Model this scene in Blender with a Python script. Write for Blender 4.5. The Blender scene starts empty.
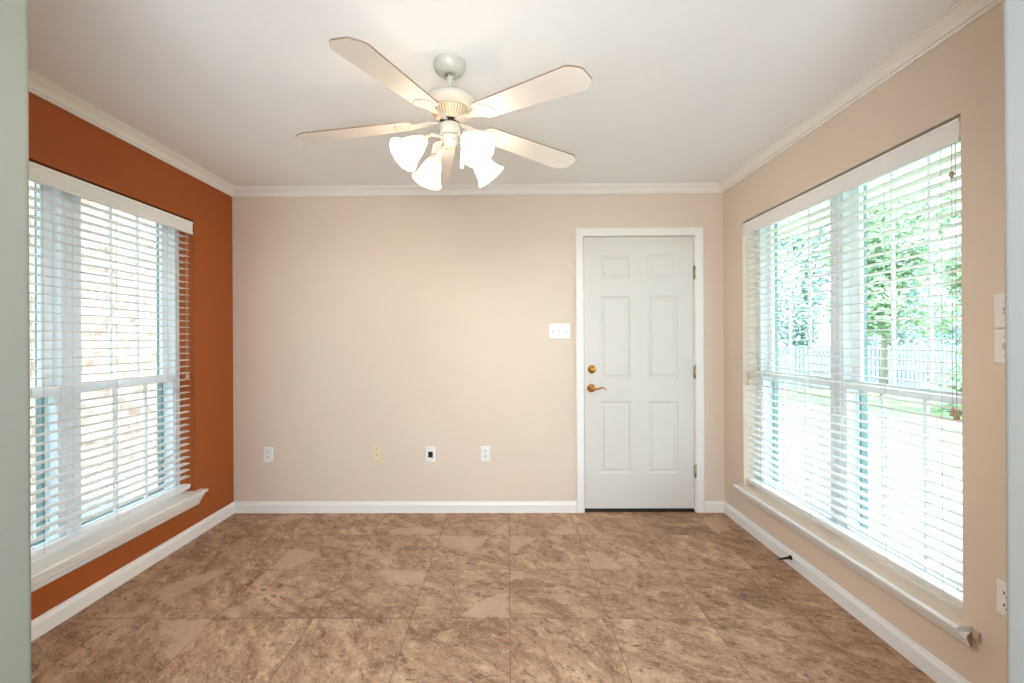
import bpy, bmesh, math, random
from mathutils import Vector, Matrix
sc = bpy.context.scene
col = sc.collection
PI = math.pi

# ---------------------------------------------------------------- camera
F_PX, CX, CY, YAW, ROLL, H = 459.513, 503.086, 340.284, 0.01004, -0.00504, 1.29
cam_d = bpy.data.cameras.new('camera'); cam = bpy.data.objects.new('camera', cam_d); col.objects.link(cam)
r0 = Vector((math.cos(YAW), math.sin(YAW), 0)); f0 = Vector((-math.sin(YAW), math.cos(YAW), 0)); d0 = Vector((0, 0, -1))
rt = math.cos(ROLL) * r0 - math.sin(ROLL) * d0
dn = math.sin(ROLL) * r0 + math.cos(ROLL) * d0
m3 = Matrix((rt, -dn, -f0)).transposed()
cam.matrix_world = Matrix.Translation((0, 0, H)) @ m3.to_4x4()
cam_d.sensor_width = 36; cam_d.lens = F_PX / 1024 * 36
cam_d.shift_x = (512 - CX) / 1024; cam_d.shift_y = -(341.5 - CY) / 1024
cam_d.clip_start = 0.05; cam_d.clip_end = 200
sc.camera = cam

# ---------------------------------------------------------------- colour management, world, sun, added fill lamps
sc.view_settings.view_transform = 'Standard'; sc.view_settings.look = 'None'
sc.view_settings.gamma = 1; sc.view_settings.use_curve_mapping = False
sc.view_settings.exposure = 0.98
sc.cycles.use_denoising = True
sc.cycles.max_bounces = 10; sc.cycles.diffuse_bounces = 6; sc.cycles.transparent_max_bounces = 16
sc.cycles.sample_clamp_indirect = 6; sc.cycles.caustics_reflective = False; sc.cycles.caustics_refractive = False

world = bpy.data.worlds.new('sky'); sc.world = world; world.use_nodes = True
bg = world.node_tree.nodes['Background']
bg.inputs[0].default_value = (0.68, 0.85, 1.0, 1); bg.inputs[1].default_value = 4.1

def lamp(name, kind, loc, energy, color=(1, 1, 1), size=None, size_y=None, rot=(0, 0, 0), radius=None, angle=None):
    l = bpy.data.lights.new(name, kind); l.energy = energy; l.color = color
    if size:
        l.size = size
        if size_y: l.shape = 'RECTANGLE'; l.size_y = size_y
    if radius is not None: l.shadow_soft_size = radius
    if angle is not None: l.angle = angle
    o = bpy.data.objects.new(name, l); o.location = loc; o.rotation_euler = rot; col.objects.link(o); return o
lamp('sun', 'SUN', (8, 2, 12), 5.0, (1.0, 0.96, 0.88), rot=(math.radians(8), math.radians(24), 0), angle=math.radians(0.6))
lamp('added_ceiling_fill', 'AREA', (0.3, -1.5, 2.38), 66, (0.78, 0.90, 1.0), size=2.0, size_y=1.6)  # added fill lamp behind the camera, brightens the room through the opening
lamp('added_ceiling_fill', 'AREA', (0.0, -2.6, 2.38), 36, (0.74, 0.88, 1.0), size=1.6, size_y=1.2)  # second added fill, further back and out of view

lamp('added_upward_fill', 'AREA', (0.0, -0.8, 1.15), 40, (0.77, 0.90, 1.0), size=1.6, size_y=1.0, rot=(math.radians(134), 0, 0))  # added unseen fill aimed up and forward to lift the ceiling

# ---------------------------------------------------------------- room measures
XL, XR, YB, ZC = -2.072, 1.612, 3.445, 2.438
YF = 1.0            # far face of the wall with the cased opening
WT = 0.20

# ---------------------------------------------------------------- materials
def srgb(r, g, b):
    f = lambda c: (c / 255) / 12.92 if c / 255 <= 0.04045 else ((c / 255 + 0.055) / 1.055) ** 2.4
    return (f(r), f(g), f(b), 1)
def mat(name, color, rough=0.5, metal=0.0, noise=0.0, nscale=8.0, bump=0.0, bscale=200.0, spec=0.5):
    m = bpy.data.materials.new(name); m.use_nodes = True
    nt = m.node_tree; b = nt.nodes['Principled BSDF']
    b.inputs['Roughness'].default_value = rough; b.inputs['Metallic'].default_value = metal
    b.inputs['Specular IOR Level'].default_value = spec
    tc = nt.nodes.new('ShaderNodeTexCoord')
    n = nt.nodes.new('ShaderNodeTexNoise'); n.inputs['Scale'].default_value = nscale; n.inputs['Detail'].default_value = 4
    nt.links.new(tc.outputs['Object'], n.inputs['Vector'])
    mx = nt.nodes.new('ShaderNodeMix'); mx.data_type = 'RGBA'
    k = noise
    mx.inputs[6].default_value = tuple(c * (1 - k) for c in color[:3]) + (1,)
    mx.inputs[7].default_value = tuple(min(1, c * (1 + k)) for c in color[:3]) + (1,)
    nt.links.new(n.outputs['Fac'], mx.inputs[0]); nt.links.new(mx.outputs[2], b.inputs['Base Color'])
    if bump:
        n2 = nt.nodes.new('ShaderNodeTexNoise'); n2.inputs['Scale'].default_value = bscale; n2.inputs['Detail'].default_value = 3
        nt.links.new(tc.outputs['Object'], n2.inputs['Vector'])
        bp = nt.nodes.new('ShaderNodeBump'); bp.inputs['Strength'].default_value = bump; bp.inputs['Distance'].default_value = 0.002
        nt.links.new(n2.outputs['Fac'], bp.inputs['Height']); nt.links.new(bp.outputs[0], b.inputs['Normal'])
    return m
M = {}
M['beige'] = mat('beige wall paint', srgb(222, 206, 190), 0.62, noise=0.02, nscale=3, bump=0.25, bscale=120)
M['orange'] = mat('burnt orange wall paint', srgb(162, 80, 18), 0.6, noise=0.03, nscale=3, bump=0.25, bscale=120)
M['ceiling'] = mat('flat ceiling paint', srgb(242, 243, 244), 0.85, noise=0.01, bump=0.2, bscale=90)
M['trim'] = mat('semi gloss trim paint', srgb(239, 235, 229), 0.35, noise=0.01)
M['trim_cool_lit'] = mat('trim paint with cool daylight', srgb(238, 239, 241), 0.35, noise=0.01)  # trim with cool light from the left window put into its colour
M['door'] = mat('door paint', srgb(218, 213, 206), 0.38, noise=0.012, nscale=5)
M['sage'] = mat('pale sage wall paint', srgb(130, 130, 119), 0.7, noise=0.02, bump=0.2, bscale=120)
M['greyblue'] = mat('pale grey blue wall paint', srgb(162, 165, 164), 0.7, noise=0.02, bump=0.2, bscale=120)
M['blind'] = mat('white faux wood blind', srgb(234, 233, 231), 0.4, noise=0.01)
M['valance'] = mat('off white valance', srgb(240, 238, 236), 0.42, noise=0.01)
M['cord'] = mat('blind cord', srgb(205, 186, 176), 0.8)
M['tassel'] = mat('wooden cord tassel', srgb(196, 172, 146), 0.55, noise=0.1, nscale=60)
M['vinyl'] = mat('white window vinyl', srgb(244, 247, 249), 0.4, noise=0.01)
M['track_shade'] = mat('grey green painted shade on outer frame', srgb(124, 146, 146), 0.6, noise=0.1)  # shade of the outer window reveal painted in as grey green
M['plate'] = mat('white plastic', srgb(236, 235, 232), 0.3)
M['almond'] = mat('almond plastic', srgb(228, 212, 182), 0.35)
M['slot'] = mat('dark slot', srgb(50, 45, 42), 0.6)
M['greyplastic'] = mat('grey plastic shade', srgb(196, 196, 198), 0.4)
M['blackplastic'] = mat('black plastic', srgb(22, 22, 26), 0.35)
M['brass'] = mat('polished brass', srgb(214, 160, 84), 0.22, metal=1.0, noise=0.05, nscale=30)
M['nickel'] = mat('aged nickel', srgb(178, 170, 150), 0.4, metal=1.0, noise=0.1, nscale=60)
M['bronze'] = mat('dark bronze', srgb(70, 52, 44), 0.4, metal=0.8)
M['threshold'] = mat('dark threshold', srgb(48, 36, 26), 0.6, noise=0.2, nscale=40)
M['rawwood'] = mat('raw wood end grain', srgb(190, 170, 146), 0.8, noise=0.2, nscale=90)
M['fan'] = mat('white fan enamel', srgb(206, 202, 190), 0.25, noise=0.01)
M['fancream'] = mat('cream vented ring', srgb(226, 206, 172), 0.4, noise=0.02)
M['fanblade'] = mat('white washed fan blade', srgb(232, 226, 218), 0.42, noise=0.03, nscale=12)
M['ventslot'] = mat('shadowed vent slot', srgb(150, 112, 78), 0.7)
M['bladeedge'] = mat('fan blade brown edge', srgb(150, 122, 98), 0.6)
M['concrete'] = mat('pale patio concrete', srgb(150, 148, 144), 0.9, noise=0.08, nscale=3)
M['grass'] = mat('sunlit lawn', srgb(122, 140, 96), 0.95, noise=0.25, nscale=5)
M['soffit'] = mat('porch soffit paint', srgb(240, 240, 236), 0.7)
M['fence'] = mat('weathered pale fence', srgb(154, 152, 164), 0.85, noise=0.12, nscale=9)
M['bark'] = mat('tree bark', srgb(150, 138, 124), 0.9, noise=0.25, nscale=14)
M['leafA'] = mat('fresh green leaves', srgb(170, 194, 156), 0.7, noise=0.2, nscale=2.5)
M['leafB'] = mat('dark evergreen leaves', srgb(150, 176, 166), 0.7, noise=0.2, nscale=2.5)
M['siding'] = mat('neighbour siding', srgb(190, 170, 160), 0.8)
M['shingle'] = mat('roof shingle', srgb(110, 116, 128), 0.9, noise=0.2, nscale=20)

# window glass: mostly clear with a faint reflection
g = bpy.data.materials.new('window glass'); g.use_nodes = True; nt = g.node_tree; nt.nodes.clear()
out = nt.nodes.new('ShaderNodeOutputMaterial'); tr = nt.nodes.new('ShaderNodeBsdfTransparent'); gl = nt.nodes.new('ShaderNodeBsdfGlossy')
gl.inputs['Roughness'].default_value = 0.02; tr.inputs[0].default_value = (0.93, 0.97, 0.97, 1)
lw = nt.nodes.new('ShaderNodeLayerWeight'); lw.inputs['Blend'].default_value = 0.5; fr = nt.nodes.new('ShaderNodeMath'); fr.operation = 'POWER'; fr.inputs[1].default_value = 5
fr2 = nt.nodes.new('ShaderNodeMath'); fr2.operation = 'MULTIPLY_ADD'; fr2.inputs[1].default_value = 0.5; fr2.inputs[2].default_value = 0.02; mx = nt.nodes.new('ShaderNodeMixShader')
nt.links.new(lw.outputs['Facing'], fr.inputs[0]); nt.links.new(fr.outputs[0], fr2.inputs[0]); nt.links.new(fr2.outputs[0], mx.inputs[0]); nt.links.new(tr.outputs[0], mx.inputs[1]); nt.links.new(gl.outputs[0], mx.inputs[2]); nt.links.new(mx.outputs[0], out.inputs[0])
M['glass'] = g
# frosted lamp shade: translucent glass that glows
g = bpy.data.materials.new('frosted lamp glass'); g.use_nodes = True; nt = g.node_tree; nt.nodes.clear()
out = nt.nodes.new('ShaderNodeOutputMaterial'); tl = nt.nodes.new('ShaderNodeBsdfTranslucent'); df = nt.nodes.new('ShaderNodeBsdfPrincipled')
tl.inputs[0].default_value = (0.96, 0.92, 0.86, 1); df.inputs['Base Color'].default_value = (0.95, 0.92, 0.86, 1); df.inputs['Roughness'].default_value = 0.3
mx = nt.nodes.new('ShaderNodeMixShader'); mx.inputs[0].default_value = 0.12
nt.links.new(tl.outputs[0], mx.inputs[1]); nt.links.new(df.outputs[0], mx.inputs[2])
em = nt.nodes.new('ShaderNodeEmission'); em.inputs[0].default_value = (1.0, 0.88, 0.76, 1); em.inputs[1].default_value = 0.8
ad = nt.nodes.new('ShaderNodeAddShader'); nt.links.new(mx.outputs[0], ad.inputs[0]); nt.links.new(em.outputs[0], ad.inputs[1]); nt.links.new(ad.outputs[0], out.inputs[0])
M['shade'] = g
g = bpy.data.materials.new('lit bulb'); g.use_nodes = True; nt = g.node_tree; b = nt.nodes['Principled BSDF']
b.inputs['Base Color'].default_value = (1, 0.95, 0.85, 1); b.inputs['Emission Color'].default_value = (1.0, 0.88, 0.74, 1); b.inputs['Emission Strength'].default_value = 480
M['bulb'] = g

# brick of the neighbouring wing
def brick_mat():
    m = bpy.data.materials.new('pale brick'); m.use_nodes = True; nt = m.node_tree; b = nt.nodes['Principled BSDF']
    b.inputs['Roughness'].default_value = 0.9
    tc = nt.nodes.new('ShaderNodeTexCoord'); sp = nt.nodes.new('ShaderNodeSeparateXYZ'); cb = nt.nodes.new('ShaderNodeCombineXYZ')
    nt.links.new(tc.outputs['Object'], sp.inputs[0]); nt.links.new(sp.outputs['Y'], cb.inputs['X']); nt.links.new(sp.outputs['Z'], cb.inputs['Y'])
    br = nt.nodes.new('ShaderNodeTexBrick'); br.inputs['Scale'].default_value = 1
    br.inputs['Brick Width'].default_value = 0.21; br.inputs['Row Height'].default_value = 0.075; br.inputs['Mortar Size'].default_value = 0.006
    br.inputs['Color1'].default_value = srgb(156, 132, 118); br.inputs['Color2'].default_value = srgb(180, 166, 158); br.inputs['Mortar'].default_value = srgb(186, 182, 176)
    nt.links.new(cb.outputs[0], br.inputs['Vector'])
    n = nt.nodes.new('ShaderNodeTexNoise'); n.inputs['Scale'].default_value = 6; n.inputs['Detail'].default_value = 6; nt.links.new(tc.outputs['Object'], n.inputs['Vector'])
    rp = nt.nodes.new('ShaderNodeValToRGB'); rp.color_ramp.elements[0].position = 0.42; rp.color_ramp.elements[0].color = (0.45, 0.40, 0.38, 1)
    rp.color_ramp.elements[1].position = 0.56; rp.color_ramp.elements[1].color = (1, 1, 1, 1); nt.links.new(n.outputs['Fac'], rp.inputs[0])
    mx = nt.nodes.new('ShaderNodeMix'); mx.data_type = 'RGBA'; mx.blend_type = 'MULTIPLY'; mx.inputs[0].default_value = 0.6
    nt.links.new(br.outputs['Color'], mx.inputs[6]); nt.links.new(rp.outputs['Color'], mx.inputs[7]); nt.links.new(mx.outputs[2], b.inputs['Base Color'])
    return m
M['brick'] = brick_mat()

# stone look floor tiles
TILE, TX0, TY0 = 0.4572, 0.0036, 3.0444
def floor_mat():
    m = bpy.data.materials.new('stone look floor tile'); m.use_nodes = True; nt = m.node_tree; N = nt.nodes; L = nt.links; b = N['Principled BSDF']
    def node(t, **kw):
        n = N.new(t)
        for k, v in kw.items(): setattr(n, k, v)
        return n
    def math_(op, a, bb=None, cc=None):
        n = node('ShaderNodeMath', operation=op)
        for i, v in enumerate((a, bb, cc)):
            if v is None: continue
            if isinstance(v, (int, float)): n.inputs[i].default_value = v
            else: L.new(v, n.inputs[i])
        return n.outputs[0]
    tc = node('ShaderNodeTexCoord'); sp = node('ShaderNodeSeparateXYZ'); L.new(tc.outputs['Object'], sp.inputs[0])
    u = math_('DIVIDE', math_('SUBTRACT', sp.outputs['X'], TX0), TILE); v = math_('DIVIDE', math_('SUBTRACT', sp.outputs['Y'], TY0), TILE)
    iu = math_('FLOOR', u); iv = math_('FLOOR', v)
    fu = math_('SUBTRACT', u, iu); fv = math_('SUBTRACT', v, iv)
    eu = math_('MINIMUM', fu, math_('SUBTRACT', 1.0, fu)); ev = math_('MINIMUM', fv, math_('SUBTRACT', 1.0, fv))
    ed = math_('MINIMUM', eu, ev)
    grout = math_('LESS_THAN', ed, 0.0042)
    cb = node('ShaderNodeCombineXYZ'); L.new(iu, cb.inputs[0]); L.new(iv, cb.inputs[1])
    wn = node('ShaderNodeTexWhiteNoise', noise_dimensions='2D'); L.new(cb.outputs[0], wn.inputs['Vector'])
    # every tile takes its own piece of stone: offset and turn
    off = node('ShaderNodeVectorMath', operation='MULTIPLY'); L.new(wn.outputs['Color'], off.inputs[0]); off.inputs[1].default_value = (17, 23, 9)
    add = node('ShaderNodeVectorMath', operation='ADD'); L.new(tc.outputs['Object'], add.inputs[0]); L.new(off.outputs[0], add.inputs[1])
    ang = math_('MULTIPLY_ADD', math_('FLOOR', math_('MULTIPLY', wn.outputs['Value'], 2.0)), 0.5, 0.5)
    rot = node('ShaderNodeVectorRotate', rotation_type='Z_AXIS'); L.new(add.outputs[0], rot.inputs['Vector']); L.new(ang, rot.inputs['Angle'])
    st = node('ShaderNodeMapping'); L.new(rot.outputs[0], st.inputs['Vector']); st.inputs['Scale'].default_value = (1.0, 1.7, 1.0)
    def noise(sc_, det, dist=0.0, rough=0.6, vec=st):
        n = node('ShaderNodeTexNoise'); n.inputs['Scale'].default_value = sc_; n.inputs['Detail'].default_value = det; n.inputs['Distortion'].default_value = dist; n.inputs['Roughness'].default_value = rough
        L.new(vec.outputs[0], n.inputs['Vector']); return n.outputs['Fac']
    big = noise(5.0, 6, 0.8, 0.62); mid = noise(16, 8, 0.6, 0.72); fine = noise(62, 8, 0.5, 0.8)
    ramp = node('ShaderNodeValToRGB'); L.new(big, ramp.inputs[0]); e = ramp.color_ramp.elements
    e[0].position = 0.36; e[0].color = srgb(130, 97, 71); e[1].position = 0.64; e[1].color = srgb(186, 152, 120)
    x = e.new(0.5); x.color = srgb(162, 125, 97)
    def mixc(fac, a, bcol, blend='MIX'):
        n = node('ShaderNodeMix', data_type='RGBA', blend_type=blend)
        if isinstance(fac, (int, float)): n.inputs[0].default_value = fac
        else: L.new(fac, n.inputs[0])
        for i, c in ((6, a), (7, bcol)):
            if isinstance(c, tuple): n.inputs[i].default_value = c
            else: L.new(c, n.inputs[i])
        return n.outputs[2]
    def band(x_, lo, hi):
        n = node('ShaderNodeMapRange', interpolation_type='SMOOTHSTEP'); L.new(x_, n.inputs[0]); n.inputs[1].default_value = lo; n.inputs[2].default_value = hi; return n.outputs[0]
    c = ramp.outputs[0]
    c = mixc(math_('MULTIPLY', band(mid, 0.54, 0.66), 0.62), c, srgb(206, 176, 144))
    c = mixc(math_('MULTIPLY', band(mid, 0.47, 0.37), 0.75), c, srgb(92, 64, 44))
    c = mixc(math_('MULTIPLY', band(fine, 0.53, 0.64), 0.65), c, srgb(208, 182, 156))
    c = mixc(math_('MULTIPLY', band(fine, 0.47, 0.37), 0.6), c, srgb(88, 62, 44))
    # tone of each tile
    tone = math_('MULTIPLY_ADD', wn.outputs['Value'], 0.22, 0.90)
    hs = node('ShaderNodeHueSaturation'); L.new(c, hs.inputs['Color']); L.new(tone, hs.inputs['Value']); c = hs.outputs[0]
    at = node('ShaderNodeAttribute', attribute_name='smooth_patch')
    c = mixc(math_('MULTIPLY', at.outputs['Fac'], 0.7), c, mixc(band(fine, .3, .7), srgb(182, 150, 124), srgb(194, 164, 138)))
    c = mixc(math_('MULTIPLY', grout, 0.7), c, srgb(96, 72, 54))
    L.new(c, b.inputs['Base Color'])
    b.inputs['Roughness'].default_value = 0.42; b.inputs['Specular IOR Level'].default_value = 0.4
    rr = node('ShaderNodeMapRange'); L.new(mid, rr.inputs[0]); rr.inputs[3].default_value = 0.36; rr.inputs[4].default_value = 0.56; L.new(rr.outputs[0], b.inputs['Roughness'])
    hgt = math_('SUBTRACT', math_('MULTIPLY', fine, 0.5), math_('MULTIPLY', grout, 1.0))
    bp = node('ShaderNodeBump'); bp.inputs['Strength'].default_value = 0.3; bp.inputs['Distance'].default_value = 0.0015; L.new(hgt, bp.inputs['Height']); L.new(bp.outputs[0], b.inputs['Normal'])
    return m
M['floor'] = floor_mat()

# ---------------------------------------------------------------- mesh helpers
class MB:
    def __init__(s): s.v = []; s.f = []; s.mi = []; s.sm = []
    def add(s, vs, fs, mi=0, smooth=False):
        o = len(s.v); s.v += [tuple(p) for p in vs]
        for f in fs: s.f.append(tuple(i + o for i in f)); s.mi.append(mi); s.sm.append(smooth)
        return s
    def box(s, x0, x1, y0, y1, z0, z1, mi=0):
        x0, x1 = sorted((x0, x1)); y0, y1 = sorted((y0, y1)); z0, z1 = sorted((z0, z1))
        vs = [(x, y, z) for x in (x0, x1) for y in (y0, y1) for z in (z0, z1)]
        return s.add(vs, [(0, 1, 3, 2), (4, 6, 7, 5), (0, 4, 5, 1), (2, 3, 7, 6), (0, 2, 6, 4), (1, 5, 7, 3)], mi)
    def tube(s, p, q, r, r2=None, n=10, mi=0, cap=True):
        p, q = Vector(p), Vector(q); r2 = r if r2 is None else r2
        d = (q - p).normalized(); a = d.orthogonal().normalized(); b = d.cross(a)
        vs = []
        for c, rad in ((p, r), (q, r2)):
            for i in range(n):
                t = 2 * PI * i / n; vs.append(c + (a * math.cos(t) + b * math.sin(t)) * rad)
        fs = [(i, (i + 1) % n, n + (i + 1) % n, n + i) for i in range(n)]
        s.add(vs, fs, mi, True)
        if cap: s.add(vs, [tuple(range(n))[::-1], tuple(range(n, 2 * n))], mi)
        return s
    def path(s, pts, r, n=8, mi=0):
        for a, b in zip(pts, pts[1:]): s.tube(a, b, r, r, n, mi)
        return s
    def lathe(s, prof, c=(0, 0, 0), n=32, mi=0, mtx=None, wob=None):
        c = Vector(c); vs = []
        for j, (r, z) in enumerate(prof):
            for i in range(n):
                t = 2 * PI * i / n; k = wob(j, t) if wob else 1
                p = Vector((r * k * math.cos(t), r * k * math.sin(t), z))
                if mtx: p = mtx @ p
                vs.append(p + c)
        fs = [(j * n + i, j * n + (i + 1) % n, (j + 1) * n + (i + 1) % n, (j + 1) * n + i) for j in range(len(prof) - 1) for i in range(n)]
        return s.add(vs, fs, mi, True)
    def prism(s, poly, axis, a, b, mi=0, mia=None, cut=None):
        # polygon in the plane across axis (x: (y,z), y: (x,z), z: (x,y)); cut(p2)->(da, db) mitre offsets
        def P(q, t):
            return {'x': (t, q[0], q[1]), 'y': (q[0], t, q[1]), 'z': (q[0], q[1], t)}[axis]
        n = len(poly); A = []; B = []
        for q in poly:
            da, db = cut(q) if cut else (0, 0)
            A.append(P(q, a + da)); B.append(P(q, b + db))
        s.add(A + B, [(i, (i + 1) % n, n + (i + 1) % n, n + i) for i in range(n)], mi)
        s.add(A + B, [tuple(range(n))[::-1], tuple(range(n, 2 * n))], mi if mia is None else mia)
        return s
    def build(s, name, mats, parent=None, bevel=0.0, seg=2, loc=None):
        me = bpy.data.meshes.new(name)
        if loc is not None: vs = [tuple(Vector(v) - Vector(loc)) for v in s.v]
        else: vs = s.v
        me.from_pydata(vs, [], s.f)
        for m in (mats if isinstance(mats, (list, tuple)) else [mats]): me.materials.append(M[m] if isinstance(m, str) else m)
        me.polygons.foreach_set('material_index', s.mi); me.polygons.foreach_set('use_smooth', s.sm)
        bm = bmesh.new(); bm.from_mesh(me); bmesh.ops.remove_doubles(bm, verts=bm.verts, dist=1e-6)
        bmesh.ops.recalc_face_normals(bm, faces=bm.faces); bm.to_mesh(me); bm.free()
        o = bpy.data.objects.new(name, me); col.objects.link(o)
        if loc is not None: o.location = loc
        if parent: o.parent = parent
        if bevel:
            md = o.modifiers.new('edge', 'BEVEL'); md.width = bevel; md.segments = seg; md.limit_method = 'ANGLE'; md.angle_limit = math.radians(40)
        return o
def tag(o, label=None, cat=None, group=None, kind=None):
    for k, v in (('label', label), ('category', cat), ('group', group), ('kind', kind)):
        if v: o[k] = v
    return o
def empty(name, loc=(0, 0, 0), rz=0.0, **kw):
    o = bpy.data.objects.new(name, None); col.objects.link(o); o.location = loc; o.rotation_euler = (0, 0, rz); o.empty_display_size = 0.1
    return tag(o, **kw)
def children(o): return [c for c in bpy.data.objects if c.parent == o]
def copy_tree(o, parent=None):
    c = o.copy(); col.objects.link(c)
    if parent: c.parent = parent
    for ch in children(o): copy_tree(ch, c)
    return c

# ---------------------------------------------------------------- structure: floor, ceiling, walls
def in_poly(x, y, P):
    c = False; j = len(P) - 1
    for i in range(len(P)):
        xi, yi = P[i]; xj, yj = P[j]
        if (yi > y) != (yj > y) and x < (xj - xi) * (y - yi) / (yj - yi) + xi: c = not c
        j = i
    return c
# smooth, unstructured areas of the stone print: outlines in floor metres
PATCHES = [
    [(-1.361, 2.593), (-1.355, 2.848), (-1.251, 2.823), (-1.152, 2.749), (-1.167, 2.68), (-1.26, 2.58)],
    [(-0.715, 2.58), (-0.466, 2.589), (-0.451, 2.416), (-0.557, 2.435), (-0.65, 2.492), (-0.711, 2.551)],
    [(-0.472, 3.036), (-0.128, 3.018), (-0.149, 2.952), (-0.232, 2.797), (-0.304, 2.837), (-0.414, 2.888)],
    [(-0.23, 2.136), (-0.185, 2.216), (-0.099, 2.312), (-0.006, 2.346), (-0.006, 2.133)],
    [(0.006, 3.035), (0.2, 3.007), (0.111, 2.898), (0.01, 2.797)],
    [(0.006, 2.572), (0.097, 2.56), (0.074, 2.492), (0.008, 2.446)],
    [(0.27, 3.112), (0.439, 3.25), (0.448, 3.046), (0.288, 3.041)],
    [(-0.795, 3.151), (-0.647, 3.175), (-0.513, 3.138), (-0.466, 3.048), (-0.807, 3.048)],
    [(-1.726, 3.317), (-1.652, 3.387), (-1.511, 3.379), (-1.594, 3.269)],
    [(-1.356, 2.22), (-1.317, 2.22), (-1.274, 2.178), (-1.267, 2.131), (-1.3, 2.128)],
    [(-0.045, 3.219), (-0.006, 3.238), (-0.006, 3.053), (-0.117, 3.047)],
    [(0.464, 2.807), (0.555, 2.807), (0.622, 2.661), (0.671, 2.592), (0.46, 2.592)],
    [(0.362, 3.24), (0.439, 3.211), (0.445, 3.047), (0.339, 3.042)],
    [(1.437, 3.359), (1.511, 3.309), (1.515, 3.124), (1.38, 3.071), (1.351, 3.267)],
    [(-1.619, 2.112), (-1.379, 2.122), (-1.348, 1.93), (-1.371, 1.876), (-1.456, 1.948), (-1.534, 2.027)],
    [(-1.857, 2.363), (-1.66, 2.587), (-1.586, 2.515), (-1.71, 2.272)],
    [(-1.903, 2.108), (-1.816, 2.186), (-1.768, 2.25), (-1.719, 2.187), (-1.808, 2.052)],
]
def make_floor():
    st = 0.0125; x0, x1, y0, y1 = XL - WT, XR + WT, -3.2, YB + 0.12
    nx = int((x1 - x0) / st) + 1
    ys = [y0 + 0.4 * i for i in range(int((0.8 - y0) / 0.4))]; ys += [0.8 + st * i for i in range(int((y1 - 0.8) / st) + 1)]
    vs = [(x0 + (x1 - x0) * i / nx, y, 0) for y in ys for i in range(nx + 1)]
    fs = [(j * (nx + 1) + i, j * (nx + 1) + i + 1, (j + 1) * (nx + 1) + i + 1, (j + 1) * (nx + 1) + i) for j in range(len(ys) - 1) for i in range(nx)]
    me = bpy.data.meshes.new('floor'); me.from_pydata(vs, [], fs); me.materials.append(M['floor'])
    a = me.attributes.new('smooth_patch', 'FLOAT', 'POINT')
    bb = [(min(p[0] for p in P), max(p[0] for p in P), min(p[1] for p in P), max(p[1] for p in P), P) for P in PATCHES]
    vals = [0.0] * len(vs)
    for i, (x, y, z) in enumerate(vs):
        if y < 0.8: continue
        jx = x + 0.008 * math.sin(y * 61 + x * 23) + 0.006 * math.sin(y * 143); jy = y + 0.008 * math.sin(x * 57 + y * 19) + 0.005 * math.sin(x * 131)
        for (a0, a1, b0, b1, P) in bb:
            if a0 <= jx <= a1 and b0 <= jy <= b1 and in_poly(jx, jy, P): vals[i] = 1.0; break
    a.data.foreach_set('value', vals)
    o = bpy.data.objects.new('floor', me); col.objects.link(o); tag(o, kind='structure')
    s = MB().box(x0, x1, y0, y1, -0.12, -0.002).build('floor_slab', 'concrete'); tag(s, kind='structure')
make_floor()
tag(MB().box(XL - WT, XR + WT, -3.2, YB + 0.12, ZC, ZC + 0.1).build('ceiling', 'ceiling'), kind='structure')

# openings: left window, right window, door
LW = (1.50, 3.02, 0.285, 2.092)
RW = (1.648, 3.165, 0.27, 2.090)
def wall_x(name, xa, xb, y0, y1, win, m):
    w = MB()
    w.box(xa, xb, y0, win[0], 0, ZC); w.box(xa, xb, win[1], y1, 0, ZC)
    w.box(xa, xb, win[0], win[1], 0, win[2]); w.box(xa, xb, win[0], win[1], win[3], ZC)
    tag(w.build(name, m), kind='structure')
wall_x('wall_left', XL - WT, XL, 0.88, YB + 0.12, LW, 'orange')
wall_x('wall_right', XR, XR + WT, 0.88, YB + 0.12, RW, 'beige')
DX0, DX1, DZ1 = 0.5635, 1.399, 2.068
w = MB(); w.box(XL, DX0, YB, YB + 0.12, 0, ZC); w.box(DX1, XR, YB, YB + 0.12, 0, ZC); w.box(DX0, DX1, YB, YB + 0.12, DZ1, ZC)
tag(w.build('wall_back', 'beige'), kind='structure')
# wall with the cased opening the camera looks through: rounded drywall corners
JL, JR = -1.040, 1.060
def jamb(name, xin, xout, m):
    s = 1 if xout > xin else -1; r = 0.018; pts = []
    for k in range(7): t = PI / 2 * k / 6; pts.append((xin + s * (r - r * math.cos(t)), YF - r + r * math.sin(t)))
    pts += [(xout, YF), (xout, 0.88)]
    for k in range(7): t = PI / 2 * k / 6; pts.append((xin + s * (r - r * math.sin(t)), 0.88 + r - r * math.cos(t)))
    tag(MB().prism(pts, 'z', 0, ZC).build(name, m), kind='structure')
jamb('wall_front_left', JL, XL, 'sage'); jamb('wall_front_right', JR, XR, 'greyblue')
tag(MB().box(JL, JR, 0.88, YF, 2.22, ZC).build('wall_front_header', 'ceiling'), kind='structure')
# the adjoining room behind the camera
tag(MB().box(XL - WT, XL, -3.2, 0.88, 0, ZC).build('wall_adjoining_left', 'sage'), kind='structure')
tag(MB().box(XR, XR + WT, -3.2, 0.88, 0, ZC).build('wall_adjoining_right', 'greyblue'), kind='structure')
tag(MB().box(XL - WT, XR + WT, -3.3, -3.2, -0.1, ZC + 0.1).build('wall_adjoining_back', 'sage'), kind='structure')

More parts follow.
